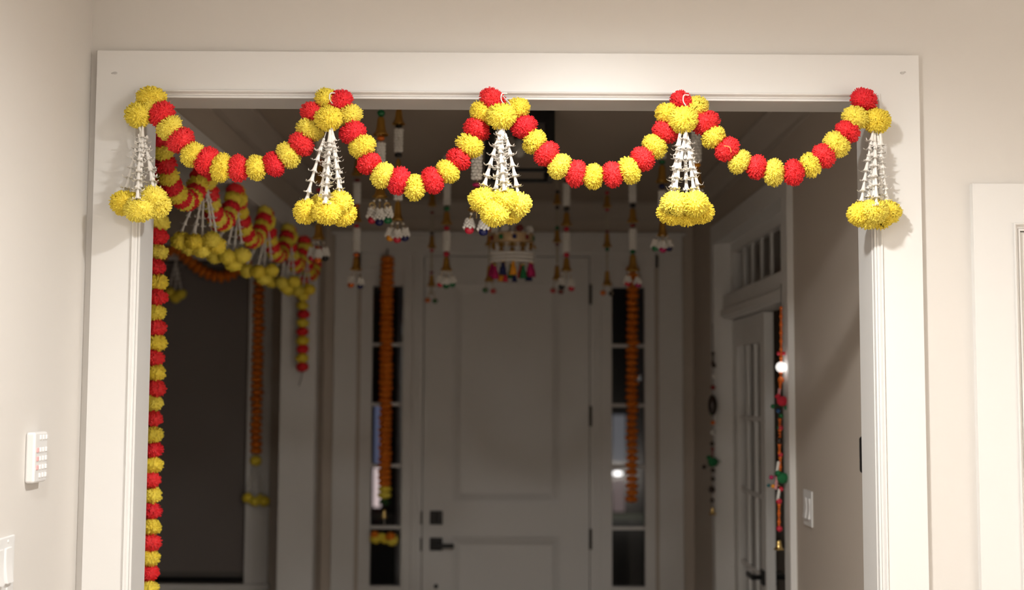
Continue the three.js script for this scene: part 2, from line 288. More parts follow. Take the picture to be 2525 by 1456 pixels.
// ---------------------------------------------------------------- marigold blooms
function bloomGeo(sd, r, hz, n, w) {          // axis z is the string; r across, hz half thickness; n petal strips
  const s0 = seed; seed = sd; const pos = [], nor = [], col = [];
  const lump = Array.from({ length: 5 }, () => [V(rr(-1, 1), rr(-1, 1), rr(-1, 1)).normalize(), rr(-.13, .10)]);
  const rad = d => { let k = 1; for (const [q, a] of lump) k += a * Math.max(0, d.dot(q)) ** 4; return k; };
  const put = (p, m, c) => { pos.push(p.x, p.y, p.z); nor.push(m.x, m.y, m.z); col.push(c[0], c[1], c[2]); };
  for (let i = 0; i < n; i++) {
    const z = 1 - 2 * (i + .5) / n, a = i * 2.399963 + rr(-.3, .3), q = Math.sqrt(1 - z * z);
    const d = V(q * Math.cos(a), q * Math.sin(a), z).add(V(rr(-.12, .12), rr(-.12, .12), rr(-.12, .12))).normalize();
    const k = rad(d) * rr(.86, 1.10), E = V(d.x * r, d.y * r, d.z * hz);
    const t = V(rr(-1, 1), rr(-1, 1), rr(-1, 1)).cross(d).normalize(), b = t.clone().cross(d).normalize();
    const lean = rr(-.16, .16) * r, side = rr(-.10, .10) * r, hw = w * r * rr(.75, 1.2), th = hw * .55;
    const base = E.clone().multiplyScalar(.74), tip = E.clone().multiplyScalar(k).addScaledVector(b, lean).addScaledVector(t, side);
    const B0 = [base.clone().addScaledVector(t, -hw), base.clone().addScaledVector(t, hw).addScaledVector(b, -th), base.clone().addScaledVector(t, hw * .3).addScaledVector(b, th * 1.6)];
    const q2 = rr(.5, .95), T0 = [tip.clone().addScaledVector(t, -hw * q2), tip.clone().addScaledVector(t, hw * q2).addScaledVector(b, -th * .5).multiplyScalar(rr(.95, 1.02)), tip.clone().addScaledVector(t, hw * .2).addScaledVector(b, th).multiplyScalar(rr(.95, 1.02))];
    const tone = rr(.92, 1.0), cc = [tone, tone * rr(.95, 1), tone * rr(.9, 1)], mid = base.clone().add(tip).multiplyScalar(.5);
    const tri = (x, y, zz) => { const fn = y.clone().sub(x).cross(zz.clone().sub(x)).normalize(), c0 = x.clone().add(y).add(zz).multiplyScalar(1 / 3).sub(mid), flip = fn.dot(c0) < 0; if (flip) fn.negate(); const m = d.clone().multiplyScalar(1.1).addScaledVector(fn, .7).normalize(); put(x, m, cc); put(flip ? zz : y, m, cc); put(flip ? y : zz, m, cc); };
    for (let e = 0; e < 3; e++) { const f = (e + 1) % 3; tri(B0[e], B0[f], T0[f]); tri(B0[e], T0[f], T0[e]); } tri(T0[0], T0[1], T0[2]);
  }
  const ico = new THREE.IcosahedronGeometry(1, 3), ip = ico.attributes.position;
  for (let i = 0; i < ip.count; i++) { const d = V(ip.getX(i), ip.getY(i), ip.getZ(i)).normalize(), h = Math.sin(d.x * 91.7 + d.y * 47.3) * Math.sin(d.y * 83.1 + d.z * 61.9) * Math.sin(d.z * 77.7 + d.x * 55.1), k = (.83 + .07 * h) * rad(d); put(V(d.x * r * k, d.y * r * k, d.z * hz * k), d, [.97, .96, .95]); }
  const g = new THREE.BufferGeometry();
  g.setAttribute('position', new THREE.Float32BufferAttribute(pos, 3)); g.setAttribute('normal', new THREE.Float32BufferAttribute(nor, 3)); g.setAttribute('color', new THREE.Float32BufferAttribute(col, 3));
  seed = s0; return g;
}
const bloomNear = [0, 1, 2, 3, 4, 5, 6].map(i => bloomGeo(100 + i, .0305, .0245, 1000, .055));
const bloomRound = [0, 1, 2, 3, 4].map(i => bloomGeo(200 + i, .0325, .0290, 1050, .055));
const bloomMid = [0, 1, 2, 3].map(i => bloomGeo(300 + i, .0305, .0240, 380, .09));
const bloomMidRound = [0, 1, 2].map(i => bloomGeo(400 + i, .0325, .0295, 380, .09));
const bloomFar = [0, 1, 2].map(i => bloomGeo(500 + i, .036, .020, 200, .12));
const pick = a => a[Math.floor(rnd() * a.length)];
const ZAX = V(0, 0, 1), YAX = V(0, 1, 0);
function bloom(parent, geos, mats, p, axis, sc = 1, name = 'marigold') {
  const m = mesh(name, pick(geos), pick(mats), parent); m.position.copy(p);
  m.quaternion.setFromUnitVectors(ZAX, axis.clone().normalize()).multiply(new THREE.Quaternion().setFromAxisAngle(ZAX, rr(0, 6.28))); m.scale.setScalar(sc * rr(1.0, 1.10)); return m;
}
// tuberose bud: slim trumpet opening downwards into curled tips
function budGeo(sd, len, flare, n) {
  const s0 = seed; seed = sd; const tubeG = lathe([[.0026, 0], [.0029, -len * .3], [.0038, -len * .62], [.0054, -len * .85], [.0066, -len * .93]], 8).toNonIndexed(); const pos = [...tubeG.attributes.position.array];
  for (let i = 0; i < n; i++) {
    const a = i / n * 6.283 + rr(-.25, .25), c = Math.cos(a), s = Math.sin(a), f = flare * rr(.8, 1.15), up = rr(.0, .35);
    const ring = [[.0052, -len * .86, .0036], [f * .58, -len * .99, .0036], [f * .88, -len * (1.0 - up * .15), .0026], [f * 1.08, -len * (.95 - up * .45), .0005]];
    for (let k = 0; k < 3; k++) { const [r0, y0, w0] = ring[k], [r1, y1, w1] = ring[k + 1], P = (r, y, w, e) => [c * r - s * w * e, y, s * r + c * w * e]; const A = P(r0, y0, w0, -1), B = P(r0, y0, w0, 1), C = P(r1, y1, w1, 1), D = P(r1, y1, w1, -1); pos.push(...A, ...B, ...C, ...A, ...C, ...D); }
  }
  const g = new THREE.BufferGeometry(); g.setAttribute('position', new THREE.Float32BufferAttribute(pos, 3)); g.computeVertexNormals(); seed = s0; return g;
}
const buds = [0, 1, 2].map(i => budGeo(600 + i, .031, .0150, 6)), budsMid = budGeo(610, .034, .0125, 5);
// a tassel: threads (its own mesh) > buds on each thread, marigolds at the ends
function tassel(parent, top, ends, near, mats = YEL, budMat = M.bud, sub = true) {
  const th = [], strands = [...ends, ...(near ? [ends[1]] : [])].map((e, i) => { const a = top.clone().add(V(rr(-.010, .010), rr(-.004, .004), rr(-.006, .008))), b = e.p.clone().add(V(i < ends.length ? 0 : ends[1].p.x * .35 - e.p.x * .35, .022, i < ends.length ? 0 : .02)); const mid = a.clone().lerp(b, .5).add(V((a.x - b.x) * -.10, 0, 0)); const c = new THREE.QuadraticBezierCurve3(a, mid, b); th.push(new THREE.TubeGeometry(c, 6, .0009, 4)); return c; });
  const t = mesh('tassel', merge(th), M.thread, parent);
  strands.forEach((c, i) => {
    const L = c.getLength(), pitch = near ? .0245 : .027, n = Math.max(2, Math.floor((L - .004) / pitch));
    const off = near ? (i * .37 % 1) * pitch : 0;
    for (let k = 0; k < n; k++) {
      const u = Math.min(.98, (off + k * pitch + rr(-.002, .002)) / L), p = c.getPoint(u), d = c.getTangent(u);
      const q = new THREE.Quaternion().setFromUnitVectors(V(0, -1, 0), d).multiply(new THREE.Quaternion().setFromAxisAngle(YAX, rr(0, 6.28)));
      if (near) { const m = mesh('bud', pick(buds), budMat, t); m.position.copy(p); m.quaternion.copy(q); m.scale.setScalar(rr(.98, 1.16)); }
      else { const m = mesh('bud', budsMid, budMat, t); m.position.copy(p); m.quaternion.copy(q); }
    }
  });
  ends.forEach(e => bloom(t, near ? bloomRound : bloomMidRound, mats, e.p, e.ax || V(rr(-.3, .3), 1, rr(.1, .5)), e.s || 1));
  return t;
}
function chain(parent, pts, colors, geos, sc = 1) {       // blooms threaded along a run of points
  const string = mesh('string', tube(pts, .0012, pts.length * 3, 5), M.thread, parent);
  pts.forEach((p, i) => { const d = pts[Math.min(i + 1, pts.length - 1)].clone().sub(pts[Math.max(i - 1, 0)]); bloom(parent, geos, colors[i], p, d, sc); });
}

// ---------------------------------------------------------------- the garland over the main opening
{
  const g = thing('marigold_toran', 'large red and yellow marigold garland with white bud tassels swagged across the white doorway', 'garland', [0, 2.45, .02]);
  const loc = v => v.sub(g.position);
  const runs = [
    [[374.5, 241, 'y'], [372, 268, 'y'], [398, 281, 'r'], [418, 316, 'y'], [446, 346, 'r'], [474, 381, 'y'], [508, 397, 'r'], [545, 414, 'y'], [588, 416, 'r'], [631, 413, 'y'], [674, 406, 'r'], [711, 383, 'y'], [743, 356, 'r'], [764, 320, 'y'], [773, 280, 'r'], [806, 249, 'y']],
    [[836, 251, 'r'], [862, 285, 'y'], [870, 328, 'r'], [892, 360, 'y'], [911, 402, 'r'], [943, 432, 'y'], [983, 447, 'r'], [1022, 461, 'y'], [1065, 446, 'r'], [1104, 425, 'y'], [1130, 394, 'r'], [1159, 360, 'y'], [1175, 319, 'r'], [1192, 281, 'y'], [1216, 247, 'r']],
    [[1273, 268, 'y'], [1291, 313, 'r'], [1316, 350, 'y'], [1347, 380, 'r'], [1380, 411, 'y'], [1420, 428, 'r'], [1462, 436, 'y'], [1510, 431, 'r'], [1551, 421, 'y'], [1583, 393, 'r'], [1614, 361, 'y'], [1641, 325, 'r'], [1648, 283, 'y'], [1679, 253, 'r']],
    [[1715, 265, 'y'], [1738, 302, 'r'], [1760, 338, 'y'], [1792, 369, 'r'], [1823, 399, 'y'], [1865, 414, 'r'], [1907, 424, 'y'], [1955, 425, 'r'], [1996, 407, 'y'], [2031, 385, 'r'], [2062, 358, 'y'], [2090, 325, 'r'], [2109, 290, 'y'], [2131, 247, 'r']]];
  runs.forEach(run => chain(g, run.map(([x, y]) => loc(atZ(x, y, .062 + rr(-.004, .004)))), run.map(q => q[2] === 'y' ? YEL : RED), bloomNear));
  const tops = [[344, 284], [810, 293], [1236, 287], [1685, 296], [2161, 298]];
  const bunch = [
    [[309, 501, .075], [344, 516, .10], [377, 489, .085], [388, 509, .065], [350, 500, .06]],
    [[755, 522, .10], [805, 524, .13], [837, 502, .10], [845, 527, .075], [790, 512, .06]],
    [[1191, 495, .11], [1243, 495, .125], [1278, 506, .10], [1219, 527, .13], [1257, 523, .08]],
    [[1664, 505, .12], [1655, 525, .085], [1712, 503, .125], [1727, 522, .09], [1694, 530, .075]],
    [[2124, 528, .065], [2155, 521, .085], [2187, 525, .058], [2172, 537, .060], [2140, 534, .058]]];
  tops.forEach(([x, y], i) => {
    const p = loc(atZ(x, y, i % 4 ? .098 : .066)); bloom(g, bloomRound, YEL, p, V(rr(-.2, .2), 1, .35), 1.02);
    tassel(g, p.clone().add(V(0, -.022, 0)), bunch[i].map(([a, b, z]) => ({ p: loc(atZ(a, b, z)), s: .97 })), true);
  });
  for (const [x, y] of [[820, 242], [1242, 243], [1690, 247]]) { const p = loc(atZ(x, y, .085)); const q = mesh('hook_loop', tube([p.clone().add(V(.008, .012, 0)), p.clone().add(V(-.004, .010, .006)), p.clone().add(V(-.006, -.004, .006)), p.clone().add(V(.002, -.016, .002))], .0017, 12, 6), M.white, g); q.userData.label = 'white plastic hook loop'; }
  const frays = []; for (let k = 0; k < 5; k++) { const p = loc(atZ(1236 + k * 3, 236 + k * 3, .088)); frays.push(tube([p, p.clone().add(V(.006, -.004, .006)), p.clone().add(V(.010, -.012, .002))], .0008, 5, 4)); } mesh('thread_end', merge(frays), M.white, g);
  const s = loc(atZ(1785, 360, .10)), e = loc(atZ(1803, 376, .10)); mesh('thread_end', tube([s, s.clone().lerp(e, .5).add(V(.004, .004, .004)), e], .0011, 8, 5), std(lin(.9, .4, .1), .6), g);
}
// ---------------------------------------------------------------- red and yellow garlands round the wide opening on the foyer's left
{
  const v = thing('marigold_string', 'long red and yellow marigold string hanging down the near edge of the left foyer opening', 'garland', [-1.02, LT, -.63]);
  const base = atZ(385, 848, -.62), pts = [], cols = []; let y = 2.40, k = 0;
  const y0 = atZ(388, 622, -.62).y;
  for (let i = -5; i < 36; i++) { pts.push(V(base.x + 1.02 - .004 + rr(-.003, .003), y0 - i * .0440 - LT, .01 + rr(-.004, .004))); cols.push(i % 2 === 0 ? YEL : RED); }
  chain(v, pts, cols, bloomMid, 1.0);
  const w = thing('marigold_string', 'short red and yellow marigold string at the far edge of the left foyer opening', 'garland', [-1.02, LT, -3.30]);
  const p2 = [], c2 = []; const ya = atZ(748, 905, -3.28);
  for (let i = 0; i < 15; i++) { p2.push(V(ya.x + 1.02 - .006 + rr(-.004, .004), ya.y + (14 - i) * .0440 - LT, .02)); c2.push((14 - i) % 2 === 0 ? RED : YEL); }
  chain(w, p2, c2, bloomMid, .98);
  const q = p2[14]; mesh('loose_thread', tube([q.clone(), q.clone().add(V(-.004, -.05, 0)), q.clone().add(V(-.016, -.095, 0))], .0022, 8, 5), M.bronze, w);
}
{
  const g = thing('marigold_toran', 'red and yellow marigold garland with tassels running along the left foyer opening toward the entry', 'garland', [-.948, LT, -1.9]);
  const zs = [-.36, -.885, -1.345, -1.90, -2.42, -2.86, -3.27]; let n = 0;
  const peakY = 2.455;
  for (let i = 0; i + 1 < zs.length; i++) {
    const a = zs[i], b = zs[i + 1], sag = .155, N = 200, dense = []; for (let k = 0; k <= N; k++) { const u = k / N; dense.push(V(rr(-.0005, .0005), peakY - sag * (1 - Math.pow(Math.abs(2 * u - 1), 2.3)) - LT - .01, a + (b - a) * u + 1.9)); }
    const c = new THREE.CatmullRomCurve3(dense), L = c.getLength(), m = Math.round(L / .045), pts = [], cols = [];
    for (let k = 0; k < m; k++) { pts.push(c.getPointAt((k + .5) / m)); cols.push(n++ % 2 ? YEL : RED); }
    chain(g, pts, cols, bloomMid, 1.0);
    if (i > 0) {
      const p = V(.010, peakY - .055 - LT, a + 1.9); bloom(g, bloomMidRound, YEL, p, V(.2, 1, .3), .95);
      const yb = 2.205 - LT, ends = [[-.052, 0, .0], [-.005, -.004, .02], [.046, .002, .01], [.012, -.026, -.01], [-.026, -.016, -.02], [.058, -.014, -.012]].slice(0, i === 1 ? 6 : 4).map(([dx, dy, dz]) => ({ p: V(-.016 + dx, yb - .006 + dy, a + 1.9 + dz), s: .88 }));
      tassel(g, p.clone().add(V(0, -.02, 0)), ends, false);
    }
  }
}
// ---------------------------------------------------------------- orange garlands: parlor window and sidelights
{
  const zz = ZB + .05, o = atZ(632, 640, zz);
  const s = thing('marigold_string', 'orange marigold string with yellow tassel beside the dark parlor window', 'garland', [o.x, o.y, zz]);
  const pts = []; const y0 = atZ(640, 684, zz), y1 = atZ(631, 1112, zz), n = Math.round((y0.y - y1.y) / .034);
  for (let i = 0; i <= n; i++) pts.push(V(y0.x + (y1.x - y0.x) * i / n + rr(-.003, .003) - o.x, y0.y + (y1.y - y0.y) * i / n - o.y, rr(-.003, .003)));
  chain(s, pts, pts.map(() => ORA), bloomFar, .80);
  const yb = atZ(631, 1137, zz).sub(o); yb.z = 0; bloom(s, bloomMidRound, YEL, yb, V(0, 1, .3), .92);
  tassel(s, yb.clone().add(V(0, -.02, 0)), [[612, 1228], [630, 1236], [645, 1230], [652, 1236]].map(([a, b], k) => { const p = atZ(a, b, zz + .02 * (k % 2)).sub(o); return { p: V(p.x, p.y, .012 + .02 * (k % 2)), s: .85 }; }), false);
  const w = thing('marigold_toran', 'orange marigold swag across the top of the dark parlor window', 'garland', [atZ(520, 640, zz).x, 2.43, zz]);
  const pk = [[330, 690], [370, 660], [412, 622], [432, 612], [452, 630], [480, 655], [510, 675], [545, 684], [580, 672], [598, 660], [610, 644]].map(([a, b]) => atZ(a, b, zz).sub(w.position)); pk.forEach(p => p.z = 0);
  const c = new THREE.CatmullRomCurve3(pk), L = c.getLength(), m = Math.round(L / .034), q = []; for (let k = 0; k <= m; k++) q.push(c.getPointAt(k / m));
  chain(w, q, q.map(() => ORA), bloomFar, .82);
  const tp = atZ(432, 640, zz).sub(w.position);
  tassel(w, tp, [[418, 722], [432, 735], [446, 726]].map(([a, b]) => ({ p: atZ(a, b, zz + .02).sub(w.position), s: .85 })), false);
}
{
  const zz = ZB + .045, a0 = atZ(955, 640, zz), a1 = atZ(948, 1222, zz);
  const s = thing('marigold_string', 'orange marigold string with brass bell over the left sidelight', 'garland', [a0.x, a0.y + .03, zz]);
  const n = Math.round((a0.y - a1.y) / .032), pts = []; for (let i = 0; i <= n; i++) pts.push(V((a1.x - a0.x) * i / n + rr(-.002, .002), -.03 + (a1.y - a0.y) * i / n, 0));
  chain(s, pts, pts.map((_, i) => i > n - 2 ? YEL : ORA), bloomFar, .93);
  mesh('hook', tube([V(0, .02, -.02), V(0, .024, .0), V(0, .008, .006), V(0, -.02, 0)], .003, 10, 6), M.bronze, s);
  const e = pts[n], lv = []; for (let k = 0; k < 7; k++) { const g = new THREE.PlaneGeometry(.018, .05, 1, 3); g.translate(0, -.025, 0); g.rotateX(.6 + .3 * (k % 2)); g.rotateY(k * .9); g.translate(e.x, e.y - .01, .0); lv.push(g); } mesh('leaf_tuft', merge(lv), M.leaf, s);
  const bell = lathe([[.0, 0], [.008, -.002], [.012, -.012], [.014, -.035], [.022, -.05], [.020, -.05], [.011, -.033], [0, -.01]], 20); const yb = atZ(947, 1256, zz).y - s.position.y; bell.scale(.8, 1, .8); bell.translate(e.x + .001, yb, 0); mesh('bell', bell, M.brass, s);
  mesh('cord', tube([V(e.x, yb - .04, 0), V(e.x + .002, yb - .075, 0), V(e.x, yb - .10, 0)], .002, 8, 5), M.thread, s);
  for (const [x, y, q, m] of [[925, 1318, .75, ORA], [927, 1328, 1, YEL], [950, 1330, .9, YEL], [964, 1322, .8, ORA], [967, 1332, 1.1, YEL], [942, 1322, .7, YEL]]) { const p = atZ(x, y, zz).sub(s.position); p.z = rr(0, .03); bloom(s, bloomMidRound, m, p, V(0, 1, .4), q * .9); }
  const b0 = atZ(1560, 664, zz), b1 = atZ(1557, 1232, zz);
  const t = thing('marigold_string', 'orange marigold string hanging over the right sidelight', 'garland', [b0.x, b0.y + .03, zz]);
  const n2 = Math.round((b0.y - b1.y) / .036), p2 = []; for (let i = 0; i <= n2; i++) p2.push(V((b1.x - b0.x) * i / n2 + rr(-.003, .003), -.03 + (b1.y - b0.y) * i / n2, 0));
  chain(t, p2, p2.map(() => ORA), bloomFar, .85);
  mesh('hook', tube([V(0, .02, -.02), V(0, .024, .0), V(0, .008, .006), V(0, -.02, 0)], .003, 10, 6), M.bronze, t);
}

// ---------------------------------------------------------------- pearl and bell strings hung from the foyer ceiling
const pearlBall = new THREE.IcosahedronGeometry(1, 1);
function placeGeo(g, p, s) { const q = g.clone(); q.scale(s.x ?? s, s.y ?? s, s.z ?? s); q.translate(p.x, p.y, p.z); return q; }
function pearlColumn(y0, y1, width, pr = .0066) {
  const n = Math.max(1, Math.round((y0 - y1) / (pr * 1.6))), out = [], R = width / 2 - pr;
  for (let k = 0; k < n; k++) { const m = R > .010 ? 6 : R > .005 ? 4 : 1; for (let j = 0; j < m; j++) { const a = j / m * 6.283 + (k % 2) * 3.1416 / m + k * .13 + rr(-.1, .1), r = m === 1 ? 0 : R; out.push(placeGeo(pearlBall, V(Math.cos(a) * r, y0 - pr - (y0 - y1 - 2 * pr) * (n === 1 ? .5 : k / (n - 1)), Math.sin(a) * r), pr * rr(.9, 1.1))); } }
  return mergeGeometries(out);
}
const bellProto = lathe([[.0, 1], [.08, 1], [.17, .97], [.22, .90], [.245, .78], [.26, .60], [.285, .42], [.325, .26], [.40, .13], [.49, .06], [.52, .03], [.51, 0], [.47, .02], [.37, .10], [.28, .3], [.22, .6], [0, .8]], 22);
const beadProto = new THREE.IcosahedronGeometry(1, 2);
function hanging(d) {
  const z = 3.03 - d.d, at = (px, py) => atZ(px, py, z), top = at(d.x, 500);
  const t = thing('bell_string', d.label, 'hanging', [top.x, CEIL, z], 'pearl and bell strings hung from the foyer ceiling');
  const Y = py => at(d.x, py).y - CEIL, w = d.w || .036, pm = d.thin ? M.cream : M.pearl, px = 1 / (FPX / d.d);
  let low = 0;
  for (const [k, a, b, c] of d.items) {
    const y0 = Math.min(Y(a), -.002), y1 = Y(b); low = Math.min(low, y1);
    if (k === 'P') mesh('pearl_column', pearlColumn(y0, y1, d.thin ? .020 : w), pm, t);
    if (k === 'B') { const g = beadProto.clone(); g.scale(.0135 * (d.thin ? .75 : 1), (y0 - y1) / 2 + .001, .0135 * (d.thin ? .75 : 1)); g.translate(0, (y0 + y1) / 2, 0); mesh('bead', g, beadMat[c], t); }
    if (k === 'G') { const g = bellProto.clone(), h = y0 - y1; g.scale((c || .052), h, (c || .052)); g.translate(0, y1, 0); const bl = mesh('bell', g, M.gold, t); const cl = beadProto.clone(); cl.scale(.004, .004, .004); cl.translate(0, y1 + .002, 0); mesh('clapper', cl, M.brass, bl); }
    if (k === 'T') {
      const n = c.length, H0 = y0 - y1, sp = d.thin ? .022 : .025;
      c.forEach((col, i) => {
        const a0 = n === 1 ? 0 : i / (n - 1) * 2 - 1, ex = a0 * sp * (n > 2 ? 1.05 : .85), ez = (i % 2 ? .012 : -.006), yb = y1 + (i % 2 ? .0 : H0 * .10), cw = d.thin ? .011 : .0175, hC = H0 * (d.thin ? .35 : .56);
        const tl = mesh('tassel', tube([V(ex * .3, y0 + .004, ez * .3), V(ex * .8, y0 - H0 * .2, ez), V(ex, yb + hC, ez)], .0010, 8, 4), M.brass, t);
        const ps = [placeGeo(pearlBall, V(ex * .75, y0 - H0 * .12, ez), .0042)];
        for (let q = 0; q < (d.thin ? 12 : 34); q++) { const u = q / (d.thin ? 12 : 34), aa = q * 2.4, r = cw * (.45 + .55 * u); ps.push(placeGeo(pearlBall, V(ex + Math.cos(aa) * r, yb + hC * (1 - u * .68), ez + Math.sin(aa) * r), .0052)); }
        mesh('pearl_cluster', mergeGeometries(ps), pm, tl);
        if (d.ring && i !== 1) { const rg = new THREE.TorusGeometry(.0095, .0020, 8, 20); rg.translate(ex * .95, y0 - H0 * .30, ez + .010); mesh('ring', rg, M.brass, tl); }
        const g = beadProto.clone(); g.scale(.0145, .0125, .0145); g.translate(ex, yb + .008, ez); mesh('bead', g, beadMat[col], tl);
      });
    }
  }
  mesh('cord', tube([V(0, 0, 0), V(.0005, low * .5, 0), V(0, low + .05, 0)], .0012, 8, 5), M.brass, t);
}
[
  { x: 937, d: 4.13, ring: 1, label: 'nearest pearl and bell string, gold rings above its red, navy and green beads', items: [['P', 40, 100], ['B', 104, 112, 'red'], ['G', 114, 155], ['P', 164, 268], ['B', 271, 287, 'green'], ['G', 288, 334], ['B', 336, 347, 'orange'], ['P', 351, 430], ['B', 431, 441, 'green'], ['G', 442, 487], ['T', 487, 556, ['red', 'navy', 'green']]] },
  { x: 981, d: 4.45, label: 'pearl and bell string with yellow, red and navy end beads right of the ringed one', items: [['P', 70, 180], ['B', 182, 190, 'green'], ['P', 200, 256], ['B', 258, 267, 'red'], ['G', 269, 307, .048], ['B', 308, 315, 'black'], ['P', 317, 376], ['B', 377, 388, 'black'], ['G', 392, 440, .036], ['B', 442, 449, 'red'], ['P', 451, 495], ['G', 497, 543, .044], ['T', 545, 598, ['amber', 'red', 'navy']]] },
  { x: 1175, d: 3.75, label: 'pearl and bell string with red and navy beads half behind the middle tassel', items: [['P', 90, 180], ['B', 184, 194, 'red'], ['P', 205, 280], ['B', 282, 296, 'green'], ['G', 298, 345], ['B', 348, 358, 'red'], ['P', 361, 444], ['B', 451, 461, 'magenta'], ['G', 463, 520], ['T', 520, 580, ['red', 'navy']]] },
  { x: 787, d: 5.0, label: 'pearl and bell string hanging behind the second tassel with red and black end beads', items: [['P', 215, 270], ['B', 276, 284, 'green'], ['P', 300, 390], ['B', 394, 402, 'orange'], ['G', 408, 450], ['B', 464, 474, 'red'], ['P', 480, 545], ['G', 552, 590, .056], ['T', 592, 648, ['red', 'orange', 'black']]] },
  { x: 880, d: 5.46, label: 'pearl and bell string with orange and navy end beads left of the left orange garland', items: [['P', 300, 380], ['B', 385, 392, 'black'], ['G', 394, 432], ['B', 441, 448, 'darkred'], ['P', 450, 503], ['B', 505, 512, 'orange'], ['G', 513, 547], ['B', 554, 561, 'red'], ['P', 562, 621], ['B', 625, 633, 'orange'], ['G', 634, 666], ['T', 667, 712, ['orange', 'navy']]] },
  { x: 1102, d: 5.41, label: 'pearl and bell string with red and green end beads above the left door edge', items: [['B', 335, 344, 'green'], ['P', 346, 420], ['B', 428, 436, 'red'], ['P', 452, 506], ['B', 509, 520, 'green'], ['G', 522, 553], ['B', 558, 568, 'red'], ['P', 570, 620], ['B', 621, 633, 'red'], ['G', 634, 667], ['T', 668, 711, ['red', 'green', 'green']]] },
  { x: 1397, d: 5.57, label: 'pearl and bell string with black and red end beads above the right door edge', items: [['B', 332, 342, 'green'], ['P', 345, 440], ['B', 442, 450, 'black'], ['P', 452, 508], ['B', 510, 521, 'black'], ['G', 524, 556], ['B', 560, 570, 'red'], ['P', 573, 622], ['B', 623, 635, 'red'], ['G', 636, 668], ['T', 670, 717, ['black', 'red']]] },
  { x: 1560, d: 5.41, label: 'pearl and bell string with two red end beads above the right sidelight', items: [['B', 330, 340, 'green'], ['P', 344, 440], ['P', 448, 500], ['B', 502, 512, 'black'], ['G', 514, 548], ['B', 552, 561, 'darkred'], ['P', 564, 617], ['B', 617, 626, 'green'], ['G', 627, 668, .058], ['T', 668, 708, ['red', 'magenta']]] },
  { x: 1633, d: 4.84, label: 'pearl and bell string with green, magenta and navy beads beside the fourth tassel', items: [['P', 200, 246], ['G', 252, 298], ['B', 304, 313, 'black'], ['P', 318, 392], ['B', 395, 405, 'green'], ['G', 407, 450], ['B', 454, 466, 'navy'], ['P', 470, 530], ['B', 532, 545, 'magenta'], ['G', 546, 583, .048], ['T', 576, 622, ['green', 'magenta', 'navy']]] },
  { x: 1718, d: 4.0, label: 'pearl and bell string mostly hidden behind the fourth white tassel', items: [['P', 80, 170], ['B', 175, 186, 'green'], ['G', 190, 236], ['B', 240, 250, 'red'], ['P', 258, 400], ['B', 402, 413, 'amber'], ['G', 415, 462], ['T', 465, 522, ['red', 'green']]] },
  { x: 1066, d: 6.3, thin: 1, label: 'thin bell string with orange and green end beads left of the door top', items: [['P', 335, 460], ['G', 465, 508, .046], ['B', 522, 528, 'darkred'], ['P', 530, 570], ['B', 572, 579, 'brown'], ['G', 580, 611, .046], ['B', 614, 622, 'red'], ['P', 624, 668], ['B', 669, 676, 'darkred'], ['G', 678, 706, .046], ['P', 707, 728], ['T', 722, 747, ['orange', 'green']]] },
  { x: 1374, d: 6.0, thin: 1, label: 'thin bell string with red end bead just left of the black and red beaded one', items: [['P', 330, 466], ['B', 470, 477, 'black'], ['G', 478, 503, .046], ['B', 508, 516, 'brown'], ['P', 518, 556], ['B', 558, 567, 'green'], ['G', 568, 597, .046], ['B', 600, 607, 'darkred'], ['P', 608, 650], ['G', 655, 690, .046], ['T', 692, 724, ['red', 'darkred']]] },
  { x: 1497, d: 6.0, thin: 1, label: 'thin bell string with orange and black end beads above the door hinges', items: [['P', 330, 468], ['B', 472, 480, 'red'], ['G', 482, 511, .046], ['B', 515, 521, 'red'], ['P', 523, 566], ['B', 568, 574, 'darkred'], ['G', 575, 609, .046], ['B', 610, 620, 'green'], ['P', 622, 664], ['G', 668, 704, .046], ['T', 705, 729, ['orange', 'black']]] },
  { x: 1208, d: 5.8, thin: 1, label: 'thin bell string with green and red end beads behind the hanging ornament', items: [['P', 330, 470], ['B', 474, 480, 'green'], ['G', 482, 510, .046], ['P', 515, 562], ['B', 564, 571, 'orange'], ['G', 574, 606, .046], ['P', 612, 650], ['G', 655, 694, .046], ['T', 696, 723, ['green', 'red']]] },
].forEach(hanging);

// ---------------------------------------------------------------- box lantern and tiered ornament
{
  const z = -1.62, t = thing('lantern', 'black square ceiling lantern in the foyer', 'lantern', [atZ(1281, 300, z).x, CEIL, z]);
  const w = .128, h = .215;
  mesh('canopy', merge([rbox(-w, w, -.05, 0, -w, w, .004)]), M.dark, t);
  for (const [a, b] of [[1, 1], [1, -1], [-1, 1], [-1, -1]]) mesh('post', rbox(Math.min(a * w, a * (w - .034)), Math.max(a * w, a * (w - .034)), -h, -.045, Math.min(b * w, b * (w - .034)), Math.max(b * w, b * (w - .034)), .003), M.dark, t);
  mesh('bottom_frame', merge([rbox(-w, w, -h - .014, -h, -w, -w + .026, .003), rbox(-w, w, -h - .014, -h, w - .012, w, .003), rbox(-w, -w + .02, -h - .014, -h, -w, w, .003), rbox(w - .02, w, -h - .014, -h, -w, w, .003)]), M.dark, t);
  for (let k = 0; k < 4; k++) { const g = new THREE.PlaneGeometry(w * 2 - .05, h - .04); g.translate(0, -h / 2 - .016, w - .014); g.rotateY(k * Math.PI / 2); mesh('glass_pane', g, M.glass, t); }
  const so = new THREE.CylinderGeometry(.02, .024, .05, 18); so.translate(0, -.06, 0); const sk = mesh('socket', so, M.dark, t);
  mesh('bulb', lathe([[0, -.155], [.016, -.150], [.026, -.132], [.027, -.115], [.018, -.095], [.012, -.082], [0, -.082]], 18), std(lin(.5, .48, .44), .2), sk);
}
